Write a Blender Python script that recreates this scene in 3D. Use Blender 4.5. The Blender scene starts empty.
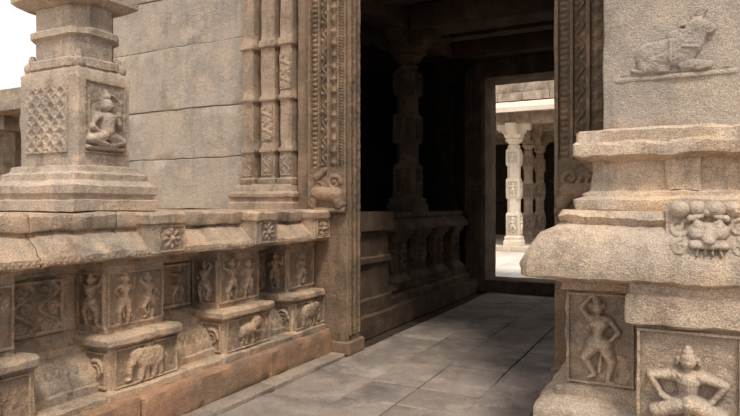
import bpy, bmesh, math, random
import numpy as np
from mathutils import Vector, noise
random.seed(7); np.random.seed(7)
scene=bpy.context.scene
try:
    scene.view_settings.view_transform='Standard'
    scene.view_settings.look='Medium High Contrast'
except Exception: pass
def link(o): scene.collection.objects.link(o); return o
def empty(name):
    e=bpy.data.objects.new(name,None); e.empty_display_size=.1; return link(e)

# ------------------------------------------------------------ materials
SAT=.86
def ds(c):
    l=.3*c[0]+.59*c[1]+.11*c[2]
    return tuple(l+(q-l)*SAT for q in c)
def stone(name,base,var,stain,bump=.7,speck=.5,rough=.9,dark=(.095,.068,.05),darkamt=.5,stain_lo=.5,streak=.45):
    base,var,stain=ds(base),ds(var),ds(stain); darkamt*=.85
    m=bpy.data.materials.new(name); m.use_nodes=True
    nt=m.node_tree; N=nt.nodes; L=nt.links
    bs=N['Principled BSDF']; bs.inputs['Roughness'].default_value=rough
    bs.inputs['Specular IOR Level'].default_value=.2
    tc=N.new('ShaderNodeTexCoord')
    def nz(s,d=6,r=.6,vec=None):
        n=N.new('ShaderNodeTexNoise'); n.inputs['Scale'].default_value=s
        n.inputs['Detail'].default_value=d; n.inputs['Roughness'].default_value=r
        L.new(vec or tc.outputs['Object'],n.inputs['Vector']); return n.outputs['Fac']
    def ramp(src,a,b,ca=(0,0,0,1),cb=(1,1,1,1)):
        r=N.new('ShaderNodeValToRGB'); r.color_ramp.elements[0].position=a; r.color_ramp.elements[1].position=b
        r.color_ramp.elements[0].color=ca; r.color_ramp.elements[1].color=cb
        L.new(src,r.inputs['Fac']); return r.outputs['Color']
    def mix(f,a,b,mode='MIX'):
        x=N.new('ShaderNodeMix'); x.data_type='RGBA'; x.blend_type=mode
        if isinstance(f,(int,float)): x.inputs['Factor'].default_value=f
        else: L.new(f,x.inputs['Factor'])
        for i,v in ((6,a),(7,b)):
            if isinstance(v,tuple): x.inputs[i].default_value=(*v[:3],1)
            else: L.new(v,x.inputs[i])
        return x.outputs[2]
    def mul(src,k):
        mm=N.new('ShaderNodeMath'); mm.operation='MULTIPLY'; mm.inputs[1].default_value=k; L.new(src,mm.inputs[0]); return mm.outputs[0]
    c=mix(ramp(nz(2.0,5,.6),.42,.58),base,var)
    c=mix(ramp(nz(3.6,8,.7),stain_lo,stain_lo+.12),c,stain)
    c=mix(mul(ramp(nz(2.4,10,.8),.50,.66),darkamt),c,dark)
    c=mix(mul(ramp(nz(9.0,8,.75),.55,.70),darkamt*.5),c,dark)
    mp=N.new('ShaderNodeMapping'); mp.inputs['Scale'].default_value=(7,7,.9); L.new(tc.outputs['Object'],mp.inputs['Vector'])
    c=mix(mul(ramp(nz(1.0,7,.7,mp.outputs['Vector']),.52,.70),streak),c,dark)
    sp=ramp(nz(150,3,.75),.38,.62,(1-speck,)*3+(1,),(1+speck*.4,)*3+(1,))
    c=mix(1.0,c,sp,'MULTIPLY')
    sp2=ramp(nz(60,4,.7),.34,.46,(1-speck*.4,)*3+(1,),(1,1,1,1))
    c=mix(1.0,c,sp2,'MULTIPLY')
    at=N.new('ShaderNodeAttribute'); at.attribute_name='low_tone'
    c=mix(mul(at.outputs['Fac'],.5),c,tuple(q*.32 for q in base))  # darker tint on the low parts of carved reliefs
    L.new(c,bs.inputs['Base Color'])
    ad=N.new('ShaderNodeMath'); ad.operation='MULTIPLY_ADD'
    L.new(nz(22,8,.7),ad.inputs[0]); ad.inputs[1].default_value=1.8; L.new(nz(110,3,.6),ad.inputs[2])
    b=N.new('ShaderNodeBump'); b.inputs['Strength'].default_value=bump; b.inputs['Distance'].default_value=.015
    L.new(ad.outputs[0],b.inputs['Height']); L.new(b.outputs['Normal'],bs.inputs['Normal'])
    return m
M_wall=stone('granite_wall',(.60,.50,.41),(.50,.43,.365),(.66,.54,.42),speck=.34,darkamt=.2,streak=.25)
M_pl=stone('granite_plinth',(.68,.48,.325),(.48,.385,.30),(.78,.55,.365),speck=.36,darkamt=.7)
M_plr=stone('granite_plinth_light',(.76,.58,.425),(.60,.48,.375),(.83,.61,.41),speck=.36,darkamt=.55,streak=.35)
M_slab=stone('granite_base_slab',(.54,.31,.19),(.42,.28,.19),(.62,.36,.21),speck=.3,darkamt=.5,streak=.15)
M_jamb=stone('door_jamb_stone',(.42,.29,.195),(.31,.23,.16),(.50,.34,.225),speck=.33)
M_pila=stone('pilaster_stone',(.56,.41,.295),(.44,.335,.25),(.62,.45,.315),speck=.35,darkamt=.45)
M_pil=stone('granite_pillar',(.68,.54,.415),(.53,.435,.355),(.76,.58,.43),speck=.38,darkamt=.45,streak=.35)
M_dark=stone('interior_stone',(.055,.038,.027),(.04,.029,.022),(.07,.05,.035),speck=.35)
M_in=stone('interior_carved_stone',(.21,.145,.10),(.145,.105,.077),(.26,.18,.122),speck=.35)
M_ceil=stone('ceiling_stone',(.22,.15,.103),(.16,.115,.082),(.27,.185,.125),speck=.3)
M_floor=stone('paving_stone',(.41,.34,.295),(.30,.258,.232),(.47,.385,.325),speck=.3,rough=.7,bump=.45,darkamt=.4,streak=0)
M_curb=stone('kerb_stone',(.50,.40,.32),(.41,.34,.28),(.54,.42,.33),speck=.35,streak=0)
M_dirt=stone('packed_earth',(.45,.34,.24),(.38,.28,.2),(.5,.38,.27),speck=.3,streak=0)
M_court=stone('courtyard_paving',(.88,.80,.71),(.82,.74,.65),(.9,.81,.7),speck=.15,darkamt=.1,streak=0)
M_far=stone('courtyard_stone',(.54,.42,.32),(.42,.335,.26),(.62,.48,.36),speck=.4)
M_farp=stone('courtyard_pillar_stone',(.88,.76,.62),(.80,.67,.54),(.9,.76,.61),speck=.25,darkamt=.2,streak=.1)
M_joint=stone('joint_grit',(.10,.075,.058),(.07,.055,.04),(.12,.09,.07),speck=.2)
M_brick=stone('parapet_stone',(.60,.48,.37),(.48,.38,.30),(.70,.56,.44),speck=.4)

# ------------------------------------------------------------ mesh builder
class B:
    def __init__(s,amp=.003): s.v=[]; s.f=[]; s.amp=amp
    def _n(s,p):
        if s.amp==0: return p
        q=Vector(p)
        d=noise.noise_vector(q*5.0)*s.amp*1.6+noise.noise_vector(q*19.0)*s.amp*1.15+noise.noise_vector(q*47.0)*s.amp*.5
        return tuple(q+d)
    def rings(s,rings):
        n=len(rings[0]); b=len(s.v)
        for r in rings:
            for p in r: s.v.append(s._n(p))
        for i in range(len(rings)-1):
            for j in range(n):
                k=(j+1)%n
                s.f.append((b+i*n+j,b+i*n+k,b+(i+1)*n+k,b+(i+1)*n+j))
        s.f.append(tuple(b+j for j in reversed(range(n))))
        e=b+(len(rings)-1)*n
        s.f.append(tuple(e+j for j in range(n)))
    def _fill(s,prof,step):
        out=[prof[0]]
        for a,c in zip(prof,prof[1:]):
            m=max(1,int(abs(c[1]-a[1])/step))
            for i in range(1,m+1):
                t=i/m; out.append((a[0]+(c[0]-a[0])*t,a[1]+(c[1]-a[1])*t))
        return out
    def stack(s,x0,x1,y0,y1,prof,mask=(1,1,1,1),ch=.01,step=.09):
        prof=s._fill(prof,step)
        nx=max(1,int((x1-x0)/step)); ny=max(1,int((y1-y0)/step))
        nx=min(nx,90); ny=min(ny,100)
        R=[]
        for o,z in prof:
            a0=x0-o*mask[0]; a1=x1+o*mask[1]; b0=y0-o*mask[2]; b1=y1+o*mask[3]
            r=[]
            for i in range(nx+1): r.append((a0+ch+(a1-a0-2*ch)*i/nx,b0,z))
            for i in range(ny+1): r.append((a1,b0+ch+(b1-b0-2*ch)*i/ny,z))
            for i in range(nx+1): r.append((a1-ch-(a1-a0-2*ch)*i/nx,b1,z))
            for i in range(ny+1): r.append((a0,b1-ch-(b1-b0-2*ch)*i/ny,z))
            R.append(r)
        s.rings(R)
    def box(s,x0,x1,y0,y1,z0,z1,c=.008,step=.12):
        s.stack(x0,x1,y0,y1,[(-c,z0),(0,z0+c),(0,z1-c),(-c,z1)],ch=c,step=step)
    def ngon(s,cx,cy,n,prof,rot=None,step=.12):
        prof=s._fill(prof,step)
        if rot is None: rot=math.pi/n
        s.rings([[(cx+r*math.cos(rot+2*math.pi*i/n),cy+r*math.sin(rot+2*math.pi*i/n),z) for i in range(n)] for r,z in prof])
    def ell(s,c,r,n=12):
        R=[]
        for i in range(1,n//2+1):
            a=-math.pi/2+math.pi*i/(n//2+1)
            R.append([(c[0]+r[0]*math.cos(a)*math.cos(2*math.pi*j/n),c[1]+r[1]*math.cos(a)*math.sin(2*math.pi*j/n),c[2]+r[2]*math.sin(a)) for j in range(n)])
        s.rings(R)
    def extr_x(s,x0,x1,pts):
        n=max(1,int((x1-x0)/.1))
        s.rings([[(x0+(x1-x0)*i/n,p[0],p[1]) for p in pts] for i in range(n+1)])
    def extr_y(s,y0,y1,pts):
        n=max(1,int((y1-y0)/.1))
        s.rings([[(p[0],y0+(y1-y0)*i/n,p[1]) for p in pts] for i in range(n+1)])
    def done(s,name,mat,parent=None,ang=38):
        me=bpy.data.meshes.new(name); me.from_pydata(s.v,[],s.f)
        bm=bmesh.new(); bm.from_mesh(me); bmesh.ops.recalc_face_normals(bm,faces=bm.faces); bm.to_mesh(me); bm.free()
        me.polygons.foreach_set('use_smooth',[True]*len(me.polygons)); me.set_sharp_from_angle(angle=math.radians(ang))
        me.materials.append(mat)
        o=link(bpy.data.objects.new(name,me))
        if parent: o.parent=parent
        return o

# ------------------------------------------------------------ relief carving (true geometry height field)
X=Vector((1,0,0)); Y=Vector((0,1,0)); Z=Vector((0,0,1))
def relief(name,P,R,N,W,H,prims,mat,parent,S=None,k=.8,res=.005,border=.0,bh=.012,base=None,skirt=.04,fn=None,ox=0,oy=0,blur=1,off=.005,cap=None,low_tone=.8):
    P=Vector(P); nx=int(W/res)+2; ny=int(H/res)+2
    xs=np.linspace(-W/2,W/2,nx); ts=np.linspace(0,H,ny)
    XX,TT=np.meshgrid(xs,ts); h=np.zeros_like(XX)
    S=S or H
    for p in prims:
        x1,y1,r1,x2,y2,r2=[q*S for q in p[:6]]; z=(p[6] if len(p)>6 else 0)*S
        x1+=ox;x2+=ox;y1+=oy;y2+=oy
        dx,dy=x2-x1,y2-y1; l=dx*dx+dy*dy+1e-9
        t=np.clip(((XX-x1)*dx+(TT-y1)*dy)/l,0,1)
        d=np.hypot(XX-x1-t*dx,TT-y1-t*dy); r=r1+(r2-r1)*t
        hh=np.sqrt(np.maximum(r*r-d*d,0))*k
        hh=np.where(d<r,hh+z,0); h=np.maximum(h,hh)
    if cap: h=cap*np.tanh(h/cap)
    if fn is not None: h=np.maximum(h,fn(XX,TT))
    for _ in range(blur):
        g=np.pad(h,1,mode='edge'); h=(g[:-2,1:-1]+g[2:,1:-1]+g[1:-1,:-2]+g[1:-1,2:]+4*h)/8
    if border>0:
        e=np.minimum(np.minimum(XX+W/2,W/2-XX),np.minimum(TT,H-TT))
        h=np.where(e<border,np.maximum(h,bh),h)
    hm=max(h.max()*.35,1e-6); so=np.clip(1-h/hm,0,1)*low_tone  # value rises where the carved height is low, darkening the relief ground
    vs=[]
    for j in range(ny):
        b=base(ts[j]) if base else 0
        for i in range(nx):
            q=P+R*xs[i]+Z*ts[j]
            nn=noise.noise(q*23)*.005+noise.noise(q*60)*.0025
            vs.append(q+N*(h[j,i]+b+off+nn))
    fs=[(j*nx+i,j*nx+i+1,(j+1)*nx+i+1,(j+1)*nx+i) for j in range(ny-1) for i in range(nx-1)]
    loop=[i for i in range(nx)]+[j*nx+nx-1 for j in range(1,ny)]+[(ny-1)*nx+i for i in range(nx-2,-1,-1)]+[j*nx for j in range(ny-2,0,-1)]
    b0=len(vs)
    for q in loop: vs.append(vs[q]-N*skirt)
    n=len(loop)
    for a in range(n):
        c=(a+1)%n; fs.append((loop[c],loop[a],b0+a,b0+c))
    me=bpy.data.meshes.new(name); me.from_pydata([tuple(v) for v in vs],[],fs)
    at=me.attributes.new('low_tone','FLOAT','POINT'); at.data.foreach_set('value',list(so.ravel())+[0.0]*n)
    me.polygons.foreach_set('use_smooth',[True]*len(me.polygons)); me.set_sharp_from_angle(angle=math.radians(60))
    me.materials.append(mat)
    o=link(bpy.data.objects.new(name,me)); o.parent=parent
    return o

def mir(ps): return [(-p[0],p[1],p[2],-p[3],p[4],p[5])+tuple(p[6:]) for p in ps]
def sc(ps,s,dx=0,dy=0): return [(p[0]*s+dx,p[1]*s+dy,p[2]*s,p[3]*s+dx,p[4]*s+dy,p[5]*s)+((p[6]*s,) if len(p)>6 else ()) for p in ps]
def dancer(v=0):
    ps=[(.02,.86,.068,.02,.875,.062,.02),(.03,.945,.05,.04,.97,.035,.01),(-.045,.9,.025,-.05,.86,.02,.02),(.09,.9,.025,.095,.86,.02,.02),
        (.02,.79,.035,.01,.74,.045,.01),(-.08,.735,.05,.09,.735,.05,.01),(-.03,.69,.075,.04,.69,.075,.015),
        (.0,.66,.075,.02,.57,.055,.02),(.02,.57,.055,0,.48,.08,.02),(-.06,.46,.08,.06,.47,.08,.02),
        (-.04,.685,.035,-.04,.685,.035,.055),(.05,.685,.035,.05,.685,.035,.055),
        (.02,.88,.012,.02,.85,.018,.075),
        (-.05,.44,.078,-.13,.27,.055,.01),(-.13,.27,.05,-.09,.07,.032),(-.09,.04,.032,-.17,.02,.022),
        (-.02,.38,.02,.0,.15,.028,.01)]
    if v%3==0:
        ps+=[(.05,.44,.078,.16,.3,.055,.01),(.16,.3,.05,.06,.13,.033,.02),(.06,.11,.03,.12,.07,.022,.02)]
        ps+=[(.11,.74,.042,.2,.86,.032),(.2,.86,.03,.1,.98,.024),(.1,.98,.024,.05,.99,.02)]
        ps+=[(-.1,.74,.042,-.2,.6,.032),(-.2,.6,.03,-.1,.49,.024,.03)]
    elif v%3==1:
        ps+=[(.05,.44,.078,.09,.25,.052,.01),(.09,.25,.05,.08,.06,.032),(.08,.04,.03,.16,.02,.022)]
        ps+=[(.11,.74,.042,.22,.66,.032),(.22,.66,.03,.25,.82,.024),(.25,.82,.03,.25,.86,.03)]
        ps+=[(-.1,.74,.042,-.22,.67,.032),(-.22,.67,.03,-.14,.58,.024,.02)]
    else:
        ps+=[(.05,.44,.078,.17,.33,.055,.01),(.17,.33,.05,.17,.1,.032),(.17,.06,.03,.25,.04,.022)]
        ps+=[(.11,.74,.042,.24,.78,.032),(.24,.78,.03,.3,.9,.024),
             (-.1,.74,.042,-.24,.8,.032),(-.24,.8,.03,-.27,.94,.024)]
    return ps
def squat():
    return [(0,.86,.085,0,.89,.08,.03),(0,.97,.06,0,1.0,.04,.02),(-.1,.88,.025,-.11,.83,.02,.03),(.1,.88,.025,.11,.83,.02,.03),
     (0,.885,.014,0,.855,.022,.11),(-.032,.895,.013,-.032,.895,.013,.1),(.032,.895,.013,.032,.895,.013,.1),(-.02,.82,.012,.02,.82,.012,.1),
     (0,.77,.05,0,.72,.06,.02),(-.14,.69,.07,.14,.69,.07,.02),(0,.64,.12,0,.52,.095,.03),(0,.52,.09,0,.4,.12,.03),
     (-.07,.64,.05,-.07,.64,.05,.09),(.07,.64,.05,.07,.64,.05,.09),
     (.16,.69,.062,.36,.62,.045,.02),(.36,.62,.047,.24,.44,.034,.03),(.24,.44,.036,.19,.4,.04,.05),
     (-.16,.69,.062,-.38,.66,.045,.02),(-.38,.66,.047,-.27,.46,.034,.03),(-.27,.46,.036,-.2,.42,.04,.05),
     (-.08,.38,.11,-.32,.27,.085,.02),(-.32,.27,.08,-.22,.06,.05,.02),(-.22,.05,.045,-.34,.03,.03,.02),
     (.08,.38,.11,.32,.27,.085,.02),(.32,.27,.08,.22,.06,.05,.02),(.22,.05,.045,.34,.03,.03,.02),
     (-.12,.42,.03,.12,.42,.03,.12),(0,.38,.045,0,.18,.05,.03),(-.1,.72,.02,.0,.62,.02,.12),(.1,.72,.02,0,.62,.02,.12)]
def seated():
    return [(0,.72,.1,0,.76,.09,.03),(0,.88,.07,0,.97,.03,.02),(0,.6,.05,0,.56,.06,.02),(-.13,.54,.07,.13,.54,.07,.02),(0,.5,.12,0,.32,.11,.04),
     (-.17,.53,.055,-.29,.36,.04),(-.29,.36,.04,-.13,.26,.035,.06),(.17,.53,.055,.29,.38,.04),(.29,.38,.04,.26,.58,.03),(.26,.6,.045,.26,.63,.03),
     (-.08,.22,.1,-.3,.16,.08,.02),(-.3,.15,.07,-.02,.08,.05,.05),(.08,.22,.1,.3,.16,.08,.02),(.3,.15,.07,.05,.06,.05,.04),
     (-.36,.02,.035,.36,.02,.035,.03)]
def elephant():
    return [(-.25,.5,.24,.12,.52,.25,.0),(.3,.62,.17,.36,.62,.15,.04),(.24,.66,.1,.22,.48,.08,.10),
     (.44,.55,.08,.52,.3,.05,.06),(.52,.3,.05,.5,.14,.035,.06),(.5,.13,.035,.58,.1,.03,.06),(.42,.46,.025,.54,.42,.015,.13),
     (-.38,.36,.1,-.4,.08,.075),(-.2,.32,.09,-.18,.06,.07,.04),(.02,.32,.09,0,.06,.07),(.17,.34,.1,.2,.06,.07,.04),
     (-.48,.58,.03,-.53,.3,.022),(-.1,.8,.06,.06,.82,.06,.03)]
def lion():
    return [(-.28,.45,.17,.1,.5,.19,.0),(.22,.62,.19,.28,.66,.17,.03),(.36,.68,.12,.44,.64,.07,.08),(.42,.56,.05,.46,.54,.035,.08),
     (.2,.84,.05,.18,.88,.03,.06),(.34,.84,.04,.34,.87,.03,.06),
     (-.34,.34,.11,-.28,.2,.07),(-.28,.2,.05,-.34,.06,.04),(-.34,.05,.04,-.24,.04,.035),
     (-.1,.28,.06,-.14,.08,.045),(.12,.34,.08,.2,.2,.05),(.2,.2,.05,.14,.05,.04),(.3,.38,.07,.42,.3,.045,.03),(.42,.3,.045,.5,.38,.04,.03),
     (-.42,.52,.035,-.54,.7,.03),(-.54,.7,.03,-.42,.84,.04)]
def nandi():
    return [(-.32,.36,.20,.10,.40,.21,.03),(.0,.60,.10,.08,.62,.10,.03),(.20,.50,.19,.30,.68,.15,.04),(.30,.74,.12,.46,.66,.075,.07),(.24,.86,.025,.30,.97,.015,.05),(.36,.86,.025,.42,.96,.015,.05),(.2,.76,.04,.10,.76,.02,.05),
     (.12,.2,.08,.44,.16,.06,.05),(.44,.16,.05,.30,.12,.04,.06),(-.36,.24,.13,-.12,.16,.07,.05),(-.50,.4,.03,-.56,.16,.025,.03),(-.56,.16,.025,-.40,.12,.03,.06),(-.78,.03,.04,.78,.03,.04,.03),(-.70,.11,.015,.70,.11,.015,.03),
     (.12,.44,.02,.3,.42,.02,.17),(-.05,.25,.015,-.05,.56,.015,.18)]
def spiral(cx,cy,R0,turns=2.2,r=.03,start=0,sgn=1,n=34):
    pts=[]
    for i in range(n):
        t=i/(n-1); a=start+sgn*turns*2*math.pi*t; q=R0*(1-t*.9)
        pts.append((cx+q*math.cos(a),cy+q*math.sin(a)))
    return [(a[0],a[1],r*(1-.4*i/n),b[0],b[1],r*(1-.4*i/n)) for i,(a,b) in enumerate(zip(pts,pts[1:]))]
def vine(h,n,w,r=.02):
    ps=[]; N=n*8
    pt=[(w*math.sin(math.pi*i/8),h*i/N) for i in range(N+1)]
    ps+=[(a[0],a[1],r,b[0],b[1],r) for a,b in zip(pt,pt[1:])]
    for i in range(n):
        y=h*(i+.5)/n; s=1 if i%2 else -1
        ps+=spiral(s*w*.35,y,w*.6,1.4,r*.8,0,s,16)
    return ps
def rosette(R0=.4,n=8):
    ps=[(0,0,.12*R0/.4,0,0,.12*R0/.4,.05)]
    for i in range(n):
        a=2*math.pi*i/n; ps.append((.2*math.cos(a)*R0/.4,.2*math.sin(a)*R0/.4,.06*R0/.4,R0*.85*math.cos(a),R0*.85*math.sin(a),.09*R0/.4))
    for i in range(24):
        a=2*math.pi*i/24;b=2*math.pi*(i+1)/24
        ps.append((R0*1.15*math.cos(a),R0*1.15*math.sin(a),.03,R0*1.15*math.cos(b),R0*1.15*math.sin(b),.03))
    return ps
def kirtimukha():
    ps=[(-.18,.55,.17,.18,.55,.17,.04),(0,.6,.1,0,.42,.12,.2),(-.17,.66,.1,-.17,.66,.1,.16),(.17,.66,.1,.17,.66,.1,.16),
        (-.25,.3,.09,.25,.3,.09,.08),(-.3,.78,.07,-.12,.82,.05,.14),(.3,.78,.07,.12,.82,.05,.14),(0,.9,.1,0,1.0,.05,.06)]
    for s in (-1,1):
        ps+=spiral(s*.5,.62,.17,1.6,.055,0,s); ps+=spiral(s*.48,.24,.15,1.5,.05,1.5,-s)
        ps+=spiral(s*.3,.95,.1,1.3,.04,0,s)
        ps+=[(s*.18,.22,.03,s*.2,.1,.02,.1),(s*.06,.22,.03,s*.06,.12,.02,.1)]
    return ps

# ------------------------------------------------------------ LEFT PLINTH
XR=-3.60
LP=empty('carved_stone_plinth')
b=B(.006)
for a,c in ((.2,2.78),(2.79,4.15),(4.16,5.18)):
    b.stack(-8,-3.10,a,c,[(-.012,0),(0,.015),(0,.235),(-.015,.255)],mask=(1,1,1,0),ch=.015,step=.07)
b.done('base_slab',M_slab,LP)
b=B(.007)
rec=[(.42,.25),(.42,.29),(.40,.305),(.31,.31),(.31,.355),(.285,.365),(.285,.40),(.27,.44),(.23,.49),(.18,.53),(.14,.55),(.14,.60),(.09,.62),(.05,.66),(.0,.67),(0,1.04),(.05,1.055),(.05,1.08),(.12,1.09),(.12,1.14)]
b.stack(-7.9,XR,.3,5.18,rec,mask=(1,1,1,0),step=.05)
b.done('recessed_moulding',M_pl,LP)
corn=[(.24,1.135),(.44,1.150),(.455,1.16),(.455,1.20),(.44,1.215),(.43,1.22),(.41,1.25),(.36,1.295),(.315,1.325),(.305,1.34),(.335,1.35),(.34,1.36),(.34,1.435),(.325,1.45)]
b=B(.008)
ys=[.3,2.12,2.72,3.2,4.3,5.18]
for a,c in zip(ys,ys[1:]):
    b.stack(-7.9,XR,a+.003,c-.003,corn,mask=(1,1,0,0),ch=.008,step=.045)
b.done('overhanging_cornice',M_pl,LP)
b=B(.006)
blocks=[(1.45,2.08),(2.67,3.17),(3.74,4.27),(4.70,5.17)]
up=[(.0,.655),(.0,.69),(-.015,.70),(-.015,1.04),(0,1.05),(0,1.10),(.03,1.105),(.03,1.155)]
lo=[(.05,.255),(.05,.30),(0,.315),(0,.575),(.03,.59),(.045,.605),(.045,.64),(.02,.66)]
for y0,y1 in blocks:
    b.stack(XR-.1,-3.31,y0,y1,up,mask=(0,1,1,1 if y1<5 else 0),step=.05)
    b.stack(XR-.1,-3.215,y0-.05,min(y1+.05,5.175),lo,mask=(0,1,1,0),step=.05)
    if y1>2.5: b.stack(XR,-3.145,y1-.26,min(y1+.02,5.17),[(0,1.155),(.02,1.17),(.02,1.36),(.035,1.375),(.035,1.43),(.01,1.45)],mask=(0,1,1,0),step=.05)
b.done('projecting_piers',M_pl,LP)
upc=[[dancer(0),dancer(2)],[dancer(1),mir(dancer(0))],[dancer(2),dancer(1)],[dancer(0)]]
for i,(y0,y1) in enumerate(blocks):
    w=y1-y0-.03; c=(y0+y1)/2
    fig=upc[i]
    if len(fig)==1: ps=sc(fig[0],.34)
    else: ps=sc(fig[0],.36,-w*.22)+sc(fig[1],.34,w*.22)
    relief('figure_panel_%d'%i,(-3.325,c,.695),Y,X,w,.36,sc(ps,1.0,0,.0),M_pl,LP,S=1,k=2.2,border=.012,bh=.02,res=.004,cap=.055,low_tone=1)
    an=[elephant(),mir(elephant()),lion(),elephant()][i]
    relief('animal_panel_%d'%i,(-3.215,c,.32),Y,X,w+.06,.25,sc(an,.29,0,.005),M_pl,LP,S=1,k=.95,border=.010,bh=.015,res=.004,cap=.046,low_tone=1)
    relief('side_figure_%d'%i,(-3.455,y0+.015,.695),X,-Y,.26,.36,sc(dancer(i+1),.36,0,.0),M_pl,LP,S=1,k=2.2,border=.012,bh=.018,res=.004,cap=.055,low_tone=1)
    relief('side_low_scroll_%d'%i,(-3.33,y0-.05,.33),X,-Y,.2,.23,sc(spiral(0,.5,.36,2,.08,0,1),.2,0,.01),M_pl,LP,S=1,k=1.2,border=.012,bh=.014,res=.004)
    if y1>2.5:
        ce=min(y1+.02,5.17)-.13
        relief('rosette_%d'%i,(-3.125,ce,1.18),Y,X,.23,.175,sc(rosette(.36),.19,0,.088),M_pl,LP,S=1,k=.8,border=.008,bh=.008)
relief('scroll_panel',(XR,2.38,.685),Y,X,.36,.34,sc(vine(1,3,.2,.05),.33,-.085,0)+sc(vine(1,3,.2,.05),.33,.085,0),M_pl,LP,S=1,k=1.6,border=.02,bh=.03)
relief('recess_panel_a',(XR,3.46,.69),Y,X,.46,.34,sc(dancer(1),.33,-.11,.01)+sc(dancer(2),.33,.1,.01),M_pl,LP,S=1,k=1.9,border=.02,bh=.03,res=.004)
relief('recess_panel_b',(XR,4.48,.69),Y,X,.38,.34,sc(dancer(0),.33,-.08,.01)+sc(dancer(1),.32,.1,.01),M_pl,LP,S=1,k=1.9,border=.02,bh=.03,res=.004)
b=B(.002)
for i in range(80):
    y=.5+i*.06
    if y>5.1 or any(y0-.09<y<y1+.09 for y0,y1 in blocks): continue
    b.ell((XR+.245,y,.455),(.022,.026,.055),8)
for i in range(120):
    y=.4+i*.04
    if y>5.12: break
    if any(y1-.28<y<y1+.04 for y0,y1 in blocks if y1>2.5): continue
    b.ell((XR+.455,y,1.18),(.008,.014,.012),6)
b.done('petal_and_bead_rows',M_pl,LP)
b=B(.004); b.stack(-8,-3.4,5.19,5.95,[(0,0),(0,1.12),(.03,1.14),(.03,1.45)],mask=(1,0,0,0)); b.done('rear_platform',M_pl,LP)

b=B(.004)
yy=.2
while yy<5.1:
    l=random.uniform(.8,1.3); b.box(-3.09,-2.93,yy,min(yy+l,5.16)-.008,-.03,.035); yy+=l
b.done('kerb_stones',M_curb)

# ------------------------------------------------------------ LEFT PILLAR
PL=empty('carved_pillar')
b=B(.0045)
x0,x1,y0,y1=-4.22,-3.60,2.68,3.12
b.stack(x0,x1,y0,y1,[(.12,1.45),(.14,1.46),(.14,1.53),(.12,1.54),(.12,1.56),(.14,1.58),(.14,1.63),(.10,1.66),(.09,1.67),(.09,1.71),(.05,1.73),(.04,1.765),(0,1.775),(0,2.42),(-.02,2.45),(-.04,2.47)],step=.06)
b.stack(x0+.02,x1-.02,y0+.02,y1-.02,[(-.02,2.44),(.01,2.46),(.01,2.51),(-.02,2.53),(-.02,2.66),(.005,2.68),(.005,2.72),(-.02,2.74),(-.02,2.90)],ch=.09,step=.06)
b.stack(x0+.0,x1-.0,y0+.0,y1-.0,[(-.03,2.89),(.02,2.92),(.045,2.94),(.045,2.98),(.01,3.0),(.01,3.3),(-.03,3.34)],step=.08)
b.stack(x0+.06,x1-.06,y0+.06,y1-.06,[(0,3.3),(0,3.75)],ch=.1)
b.stack(x0,x1,y0,y1,[(-.05,3.7),(.05,3.78),(.14,3.9),(.14,4.0)],step=.08)
b.stack(x0-.45,x1+.45,y0+.02,y1-.02,[(-.25,3.98),(0,4.08),(0,4.2)],mask=(1,1,0,0))
b.done('shaft',M_pil,PL)
b=B(.001)
for (cx,cy) in ((x0,y0),(x1,y0),(x1,y1),(x0,y1)):
    sx=.05 if cx==x0 else -.05; sy=.05 if cy==y0 else -.05
    b.ell((cx+sx,cy+sy,2.475),(.045,.045,.05),10); b.ell((cx+sx*1.2,cy+sy*1.2,2.53),(.028,.028,.05),8)
b.done('corner_buds',M_pil,PL)
def lattice(XX,TT):
    a=np.abs(np.sin((XX*.9+TT)*34)); c=np.abs(np.sin((XX*.9-TT)*34))
    rr=np.abs(np.sin(XX*34*.9))*np.abs(np.sin(TT*34))
    return np.where((a>.86)|(c>.86),.011,np.where(rr<.12,.006,0))
relief('lattice_panel',((x0+x1)/2,y0,1.86),X,-Y,.44,.46,[],M_pil,PL,fn=lattice,border=.012,bh=.009,blur=2,low_tone=.45)
relief('seated_deity_panel',(x1,(y0+y1)/2,1.86),Y,X,.34,.5,sc(seated(),.42,0,.03)+[(-.13,.12,.01,-.13,.38,.01),(.13,.12,.01,.13,.38,.01)]+sc(spiral(0,0,.36,.5,.03,0,1),.36,0,.34),M_pil,PL,S=1,k=1.3,border=.01,bh=.01)

# ------------------------------------------------------------ GATE WALL LEFT
def courses(b,x0,x1,y0,y1,zs,wr=(1.0,1.9)):
    for i,(a,c) in enumerate(zip(zs,zs[1:])):
        xx=x0
        while xx<x1-.01:
            l=random.uniform(*wr); e=xx+l
            if x1-e<.6: e=x1
            dy=random.uniform(-.008,.008)
            b.box(xx+.003,e-.003,y0+dy,y1,a+.003,c-.003,c=.008,step=.1); xx=e
W=empty('wall_left')
b=B(.006); courses(b,-6.9,-3.4,5.42,5.95,[1.45,2.06,2.66,3.42,4.05,4.7],(3.2,3.6)); b.done('granite_courses',M_wall,W)
b=B(0); b.box(-6.85,-3.41,5.47,5.93,1.45,4.7); b.done('core',M_joint,W)
b=B(.004)
b.stack(-4.42,-3.62,5.22,5.42,[(.04,1.45),(.04,1.52),(.02,1.535),(.02,1.57),(.04,1.59),(.04,1.62),(0,1.65),(-.01,1.70),(-.04,1.73)],mask=(1,1,1,0),step=.06)
for cx,w in ((-4.25,.085),(-3.98,.10),(-3.74,.085)):
    p=[(0,1.70),(.015,1.72),(.015,1.78),(-.01,1.80),(-.01,2.06),(.006,2.08),(.006,2.11),(-.012,2.14),(-.012,2.62),(.006,2.64),(.006,2.67),(-.01,2.70),(-.01,3.2),(.01,3.22),(.01,3.28),(-.01,3.31),(-.01,4.6)]
    b.stack(cx-w,cx+w,5.27,5.42,p,mask=(1,1,1,0),step=.08)
b.done('pilasters',M_pila,W)
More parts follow.
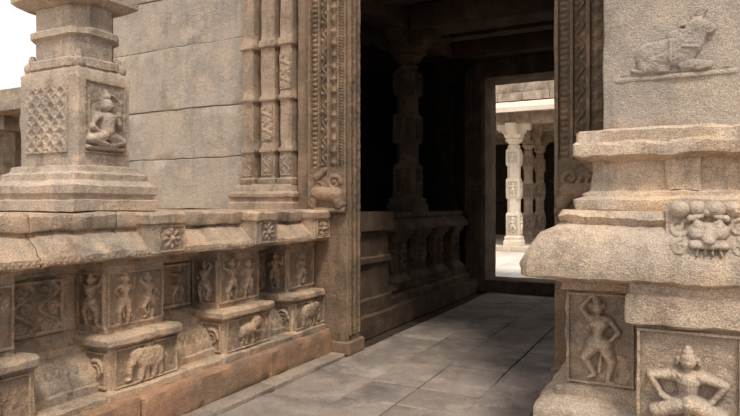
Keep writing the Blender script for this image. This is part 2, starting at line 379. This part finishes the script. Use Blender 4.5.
for j,(cx,zz) in enumerate(((-3.98,1.82),(-3.74,1.82),(-3.98,2.2),(-3.74,2.74),(-4.25,1.82))):
    relief('pilaster_motif_%d'%j,(cx,5.28,zz),X,-Y,.14,.23 if zz<2.1 else .38,sc(vine(1,2 if zz<2.1 else 4,.2,.06),.2 if zz<2.1 else .36,0,.01),M_pila,W,S=1,k=.5,border=.008,bh=.005,low_tone=.4)
b=B(.004); b.box(-3.6,-3.39,5.3,5.42,1.45,4.7); b.done('corner_strip',M_jamb,W)

# ------------------------------------------------------------ DOOR FRAME
D=empty('door_1')
def jambpat(w):
    def f(XX,TT):
        u=XX/w+.5; h=np.zeros_like(XX)
        for a,c,z in ((0,.06,.035),(.24,.30,.026),(.50,.56,.035),(.76,.80,.024),(.94,1.0,.035)):
            h=np.where((u>=a)&(u<=c),z,h)
        m=(u>.07)&(u<.23); v=np.abs(np.sin(TT*math.pi/.05))*np.sin(np.clip((u-.07)/.16,0,1)*math.pi); h=np.where(m,v*.018,h)
        m=(u>.31)&(u<.49); cc=.40+.055*np.sin(TT*math.pi/.09); dd=np.abs(u-cc); v=np.clip(1-dd/.03,0,1)*.02
        leaf=np.hypot((u-(.40-.05*np.sign(np.sin(TT*math.pi/.09))))*w,((TT/.09)%1-.5)*.09); v=np.maximum(v,np.clip(1-leaf/.03,0,1)*.025); h=np.where(m,v,h)
        m=(u>.57)&(u<.75); q=np.abs((TT/.12)%1-.5)*2; v=np.clip(1-(np.abs((u-.66)/.09)+q),0,1)*.03+.004; h=np.where(m,v,h)
        m=(u>.81)&(u<.93); v=np.abs(np.sin(TT*math.pi/.03+u*20)); h=np.where(m,v*.012,h)
        return h
    return f
b=B(.006)
for a,c in ((-3.38,-2.93),(-.94,-.42)):
    b.box(a,c,5.2,5.46,0,4.35,c=.012)
b.box(-3.38,-2.90,5.17,5.49,0,.14,c=.012); b.box(-.97,-.42,5.17,5.49,0,.14,c=.012)
b.box(-3.38,-.42,5.2,5.46,4.35,4.75)
b.done('jambs_and_lintel',M_jamb,D)
b=B(.004)
b.box(-3.39,-3.32,5.46,5.96,0,4.7); b.box(-.42,-.36,5.46,5.96,0,4.7); b.box(-3.38,-.42,5.46,5.95,4.38,4.75)
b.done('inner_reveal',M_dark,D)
relief('left_jamb_bands',(-3.155,5.2,1.5),X,-Y,.44,2.85,[],M_jamb,D,fn=jambpat(.44),res=.007,blur=0,low_tone=.6)
relief('right_jamb_bands',(-.68,5.2,1.5),X,-Y,.50,2.85,[],M_jamb,D,fn=jambpat(.5),res=.007,blur=0,low_tone=.6)
relief('left_reveal_bands',(-2.93,5.33,.2),Y,X,.22,4.1,[],M_jamb,D,fn=lambda A,T:np.where((np.abs(A)<.02)|(np.abs(np.abs(A)-.09)<.015),.012,0),res=.01,blur=0,low_tone=.4)
for nm,cx,s in (('left_makara',-3.15,1),('right_makara',-.72,-1)):
    mk=sc(spiral(0,0,.36,1.5,.11,0,s),.22,.08*s,.30)+sc(spiral(0,0,.34,1.3,.11,2,-s),.16,-.10*s,.26)+[(-.13*s,.20,.06,.10*s,.18,.075,.01),(.10*s,.18,.07,.15*s,.08,.05,.01),(-.13*s,.18,.05,-.16*s,.07,.04,.01),(-.19,.025,.03,.19,.025,.03,.01),(-.12*s,.36,.04,-.02*s,.43,.03)]
    relief(nm,(cx,5.17,1.42),X,-Y,.42,.46,mk,M_jamb,D,S=1,k=.85,low_tone=.5)

# ------------------------------------------------------------ RIGHT PLINTH
RP=empty('carved_stone_plinth')
b=B(.009)
yF=3.47
b.stack(-.56,1.9,yF,5.19,[(.16,-.01),(.16,.2),(.14,.22),(.12,.24),(.14,.27),(.16,.33),(.155,.40),(.11,.45),(.06,.465),(.06,.50),(.02,.515),(0,.53),(0,1.02),(.03,1.03),(.03,1.07),(.06,1.08),(.06,1.13)],mask=(1,1,1,0),step=.045)
b.done('body_mouldings',M_plr,RP)
b=B(.010)
kap=[(.10,1.115),(.30,1.12),(.325,1.135),(.33,1.165),(.33,1.20),(.315,1.25),(.285,1.30),(.24,1.345),(.18,1.38),(.15,1.395),(.16,1.41),(.17,1.43),(.15,1.465)]
b.stack(-.42,1.9,yF,5.19,kap,mask=(1,1,1,0),ch=.05,step=.04)
b.done('overhanging_cornice',M_plr,RP)
b=B(.007)
b.stack(-.19,.27,3.23,yF,[(.10,-.01),(.10,.2),(.06,.22),(.09,.27),(.11,.31),(.08,.36),(.03,.38),(.03,.41),(0,.42),(0,.905),(.03,.92),(.05,.93),(.05,1.06),(.035,1.075),(.035,1.125)],mask=(1,1,1,0),step=.045)
b.stack(-.12,.32,3.2,yF,[(-.02,1.12),(.03,1.13),(.05,1.16),(.045,1.22),(.01,1.29),(-.05,1.35),(-.09,1.39),(-.08,1.42),(-.09,1.465)],mask=(1,1,1,0),step=.035)
b.done('projecting_pier',M_plr,RP)
b=B(.009)
b.stack(-.40,1.9,3.76,5.0,[(.13,1.46),(.14,1.475),(.14,1.53),(.10,1.55),(.10,1.57),(.07,1.585),(.06,1.70),(.06,1.75),(.12,1.765),(.15,1.78),(.15,1.84),(.13,1.86),(.13,1.915),(.11,1.93)],mask=(1,1,1,0),step=.045)
b.stack(-.07,.10,3.67,3.8,[(.0,1.58),(.0,1.77)],mask=(1,1,1,0),step=.05)
b.done('upper_ledge',M_plr,RP)
relief('dancer_panel',(-.385,yF,.53),X,-Y,.34,.49,sc(mir(dancer(0)),.48,0.0,.0),M_plr,RP,S=1,k=2.1,res=.003,border=.014,bh=.02)
relief('squatting_dwarf_panel',(.035,3.23,.43),X,-Y,.44,.47,sc(squat(),.42,.0,-.03),M_plr,RP,S=1,k=1.7,res=.003,border=.014,bh=.02)
def kb(t):
    z=1.20+t
    return float(np.interp(z,[1.13,1.16,1.22,1.29,1.35,1.39,1.46,1.6],[.03,.05,.045,.01,-.05,-.08,-.09,-.1]))
relief('kirtimukha_ornament',(.12,3.2,1.22),X,-Y,.36,.29,sc(kirtimukha(),.25,0,.02),M_plr,RP,S=1,k=1.4,res=.004,base=kb,skirt=.12,off=-.008,low_tone=.3)
b=B(.003)
for i in range(4):
    cx=.0+i*.075; b.ell((cx,3.31+(i%2)*.02,1.475),(.05,.07,.045),12)
b.done('crest_curls',M_plr,RP)

W=empty('wall_right')
b=B(.006); courses(b,-.42,1.9,3.93,5.0,[1.92,2.95,3.6,4.7],(2.2,2.4))
b.box(-.42,1.9,5.0,5.95,1.4,4.7)
b.box(-.41,1.9,5.2,5.95,0,1.4)
b.done('granite_courses',M_wall,W)
relief('resting_bull_relief',(-.03,3.93,2.22),X,-Y,.64,.50,sc(nandi(),.40,.0,.02),M_wall,W,S=1,k=.45,res=.004,off=-.014,low_tone=.0,cap=.05)

# ------------------------------------------------------------ FLOOR
b=B(.003)
x=-2.93
while x<3.4:
    w=random.uniform(.42,.62); y=-1.2+random.uniform(-.5,0)
    while y<10.15:
        l=random.uniform(.45,1.1); e=min(y+l,10.17)
        z=random.uniform(-.007,.005)
        x1_=x+w
        inside=(y<3.2 or x1_<-.72)
        if inside or y>5.9:
            b.stack(x+.003,x1_-.003,y+.003,e-.003,[(0,-.06),(0,z-.006),(-.006,z)],ch=.012,step=.15)
        elif x<-.75 and x1_>=-.72:
            b.stack(x+.003,-.73,y+.003,e-.003,[(0,-.06),(0,z-.006),(-.006,z)],ch=.012,step=.15)
        y=e
    x=x1_
b.done('floor',M_floor)
b=B(0); b.box(-3.4,3.5,-1.8,10.2,-.12,-.012); b.done('floor_bedding',M_joint)
b=B(0.0); b.box(-60,60,-20,80,-.5,-.13,step=3); b.done('ground',M_dirt)

# ------------------------------------------------------------ INTERIOR
I=empty('interior_plinth_left')  # interior plinth along the passage, not a wall
b=B(.005)
b.stack(-5.45,-3.10,5.50,10.18,[(0,0),(0,.22),(-.01,.24)],mask=(0,0,0,0))
b.stack(-5.45,-3.45,5.50,10.18,[(.22,.24),(.22,.32),(.18,.34),(.2,.4),(.15,.46),(0,.48),(0,1.12),(.1,1.14),(.22,1.16),(.22,1.2),(.16,1.28),(.1,1.32),(.12,1.34),(.12,1.4)],mask=(0,1,0,0))
b.stack(-3.5,-3.22,5.52,6.75,[(.03,.24),(.03,.4),(0,.42),(0,.8),(.03,.82),(.03,.88),(0,.9),(0,1.18),(.05,1.2),(.05,1.42)],mask=(0,1,0,1))
IB=(7.1,7.8,8.5,9.25)
for y0_ in IB:
    b.stack(-3.5,-3.26,y0_,y0_+.36,[(.05,.24),(.05,.32),(.0,.35),(.03,.42),(.05,.5),(0,.56),(-.02,.6),(-.02,1.0),(.0,1.05),(.04,1.1),(.06,1.16)],mask=(0,1,1,1),step=.06)
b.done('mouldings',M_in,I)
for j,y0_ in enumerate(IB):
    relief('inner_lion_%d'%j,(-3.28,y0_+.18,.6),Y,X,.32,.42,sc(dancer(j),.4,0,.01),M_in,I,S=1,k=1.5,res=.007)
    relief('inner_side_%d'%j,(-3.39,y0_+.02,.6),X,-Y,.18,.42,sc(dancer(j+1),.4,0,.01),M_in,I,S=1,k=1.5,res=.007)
I=empty('interior_plinth_right')  # opposite interior plinth, likewise not a wall
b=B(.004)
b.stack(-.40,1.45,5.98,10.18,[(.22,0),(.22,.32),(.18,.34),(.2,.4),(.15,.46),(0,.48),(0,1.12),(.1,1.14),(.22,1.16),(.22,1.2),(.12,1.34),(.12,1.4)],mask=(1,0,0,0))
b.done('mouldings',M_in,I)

def pillar(name,cx,cy,z0,ztop,w,mat):
    e=empty(name); b=B(.003)
    H=ztop-z0; h=w/2
    def zz(t): return z0+H*t
    b.stack(cx-h,cx+h,cy-h,cy+h,[(.07,zz(0)),(.07,zz(.04)),(.04,zz(.05)),(.05,zz(.07)),(0,zz(.085)),(0,zz(.26)),(-.03,zz(.275))],step=.1)
    b.stack(cx-h,cx+h,cy-h,cy+h,[(-.02,zz(.27)),(-.02,zz(.39))],ch=w*.25)
    b.stack(cx-h,cx+h,cy-h,cy+h,[(-.02,zz(.385)),(0,zz(.4)),(0,zz(.54)),(-.02,zz(.555))],step=.1)
    b.stack(cx-h,cx+h,cy-h,cy+h,[(-.02,zz(.55)),(-.02,zz(.66))],ch=w*.25)
    b.stack(cx-h,cx+h,cy-h,cy+h,[(-.02,zz(.655)),(0,zz(.67)),(0,zz(.78)),(-.03,zz(.8))],step=.1)
    b.ngon(cx,cy,16,[(h*.8,zz(.795)),(h*.95,zz(.82)),(h*.7,zz(.835)),(h*1.2,zz(.86)),(h*1.35,zz(.875)),(h*.9,zz(.885))])
    b.stack(cx-h,cx+h,cy-h,cy+h,[(0,zz(.88)),(.05,zz(.9)),(.05,zz(.915)),(0,zz(.92))])
    a=h+ .32
    for ax in (0,1):
        pts=[(-a,zz(1)),(-a,zz(.965)),(-a+.06,zz(.945)),(-a+.13,zz(.955)),(-a+.2,zz(.925)),(-h*.8,zz(.905)),(h*.8,zz(.905)),(a-.2,zz(.925)),(a-.13,zz(.955)),(a-.06,zz(.945)),(a,zz(.965)),(a,zz(1))]
        if ax==0: b.extr_y(cy-h*.75,cy+h*.75,[(cx+p,q) for p,q in pts])
        else: b.extr_x(cx-h*.75,cx+h*.75,[(cy+p,q) for p,q in pts])
    b.done('shaft_and_brackets',mat,e)
    for j,(t,q) in enumerate(((.1,.15),(.41,.12),(.675,.1))):
        relief('figure_front_%d'%j,(cx,cy-h,zz(t)),X,-Y,w*.8,H*q,sc(dancer(j),H*q*.9,0,.01),mat,e,S=1,k=1.3,res=.012,border=.02,bh=.014,blur=0)
        relief('figure_side_%d'%j,(cx+h,cy,zz(t)),Y,X,w*.8,H*q,sc(dancer(j+1),H*q*.9,0,.01),mat,e,S=1,k=1.3,res=.012,border=.02,bh=.014,blur=0)
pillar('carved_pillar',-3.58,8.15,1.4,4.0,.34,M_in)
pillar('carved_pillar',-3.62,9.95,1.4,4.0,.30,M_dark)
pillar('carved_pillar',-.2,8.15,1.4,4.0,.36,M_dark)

b=B(.004)
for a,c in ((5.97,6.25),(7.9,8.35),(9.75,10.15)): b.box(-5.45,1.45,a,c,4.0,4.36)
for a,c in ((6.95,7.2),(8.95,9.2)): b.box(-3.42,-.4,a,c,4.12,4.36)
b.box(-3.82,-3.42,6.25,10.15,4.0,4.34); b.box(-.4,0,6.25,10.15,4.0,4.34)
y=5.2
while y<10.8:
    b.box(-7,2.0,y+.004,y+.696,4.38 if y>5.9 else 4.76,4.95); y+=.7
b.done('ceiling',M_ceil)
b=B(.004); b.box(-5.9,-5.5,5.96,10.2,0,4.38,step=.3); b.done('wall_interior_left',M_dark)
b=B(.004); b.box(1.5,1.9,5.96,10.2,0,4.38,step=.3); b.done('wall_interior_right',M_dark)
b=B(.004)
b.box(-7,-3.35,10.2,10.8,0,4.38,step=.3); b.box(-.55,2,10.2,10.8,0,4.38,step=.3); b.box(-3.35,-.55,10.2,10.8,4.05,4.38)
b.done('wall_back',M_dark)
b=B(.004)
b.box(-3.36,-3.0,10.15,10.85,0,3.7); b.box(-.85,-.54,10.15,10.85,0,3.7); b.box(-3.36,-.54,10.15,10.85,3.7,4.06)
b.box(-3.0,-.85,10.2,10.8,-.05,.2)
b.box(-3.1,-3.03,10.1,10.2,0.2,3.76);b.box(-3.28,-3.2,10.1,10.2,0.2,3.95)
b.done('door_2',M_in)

# ------------------------------------------------------------ COURTYARD + FAR PAVILION
b=B(.002)
x=-12
while x<5:
    y=10.86; w=random.uniform(.7,1.1)
    while y<19:
        l=random.uniform(.8,1.5); b.box(x+.005,x+w-.005,y+.005,min(y+l,19.15)-.005,-.06,random.uniform(-.004,.004),step=.5); y+=l
    x+=w
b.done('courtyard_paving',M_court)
F=empty('pillared_pavilion')
b=B(.004)
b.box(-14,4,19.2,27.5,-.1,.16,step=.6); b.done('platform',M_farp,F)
b=B(.004); b.box(-14,4,27,27.5,.1,4.6,step=.6); b.done('rear_wall',M_dark,F)
b=B(.004)
for yb in (19.75,21.85,23.85,25.85): b.box(-14,4,yb-.22,yb+.22,4.15,4.5,step=.5)
b.box(-14,4,19.4,27.5,4.5,4.7,step=.6)
b.done('beams',M_far,F)
b=B(.006)
b.extr_x(-14.2,4.2,[(18.7,4.42),(18.72,4.56),(19.0,4.7),(19.5,4.86),(19.9,4.9),(19.9,4.6),(19.3,4.55),(18.95,4.45)])
b.done('eave',M_farp,F)
b=B(.012)
for i in range(5):
    xx=-14
    while xx<4:
        l=random.uniform(.7,1.3); b.box(xx+.004,xx+l-.004,19.55+.03*i+random.uniform(-.03,.03),20.1,4.9+i*.28+.004,4.9+(i+1)*.28-.004,step=.2); xx+=l
b.done('stone_parapet',M_brick,F)
for xi in (-9.25,-7.05,-4.85,-2.65,-.45):
    for yi,w in ((19.75,.44),(21.85,.34),(23.85,.34)):
        if xi in(-9.25,-.45) and yi>20: continue
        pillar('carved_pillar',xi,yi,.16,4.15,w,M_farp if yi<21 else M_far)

Q=empty('distant_pavilion')
b=B(.006)
b.box(-22,-13.5,9.0,9.0+4,-.1,1.0,step=.6)
b.box(-22.3,-13.2,8.7,13.3,3.75,4.0,step=.6); b.box(-22,-13.6,9,13,4.0,4.35,step=.6); b.box(-22,-13.5,12.7,13,1,3.8,step=.6)
for i in range(6):
    cx=-21.5+i*1.5
    b.box(cx-.2,cx+.2,9.2,9.6,1.0,3.4,step=.5); b.box(cx-.45,cx+.45,9.15,9.65,3.4,3.75,step=.5)
b.done('structure',M_far,Q)
b=B(.006); courses(b,-45,-14.2,15,15.6,[-.1,.8,1.7,2.5],(1.2,2.2)); b.done('wall_compound',M_far)

# ------------------------------------------------------------ LIGHT
w=bpy.data.worlds.new('overcast_sky'); scene.world=w; w.use_nodes=True
nt=w.node_tree; bg=nt.nodes['Background']
bg.inputs['Color'].default_value=(.97,.98,1,1); bg.inputs['Strength'].default_value=.9
sd=bpy.data.lights.new('sun','SUN'); sd.energy=2.3; sd.angle=math.radians(13); sd.color=(1,.92,.80)
so=link(bpy.data.objects.new('sun',sd))
dirv=Vector((-.45,.50,-1.2)); so.rotation_euler=dirv.to_track_quat('-Z','Y').to_euler()

cam=bpy.data.cameras.new('camera'); co=link(bpy.data.objects.new('camera',cam)); scene.camera=co
cam.lens=600/740*36; cam.sensor_width=36; cam.shift_y=-3/740; cam.clip_start=.05; cam.clip_end=300
co.location=(0,0,1.5); co.rotation_euler=(math.radians(90),0,math.radians(27.3))
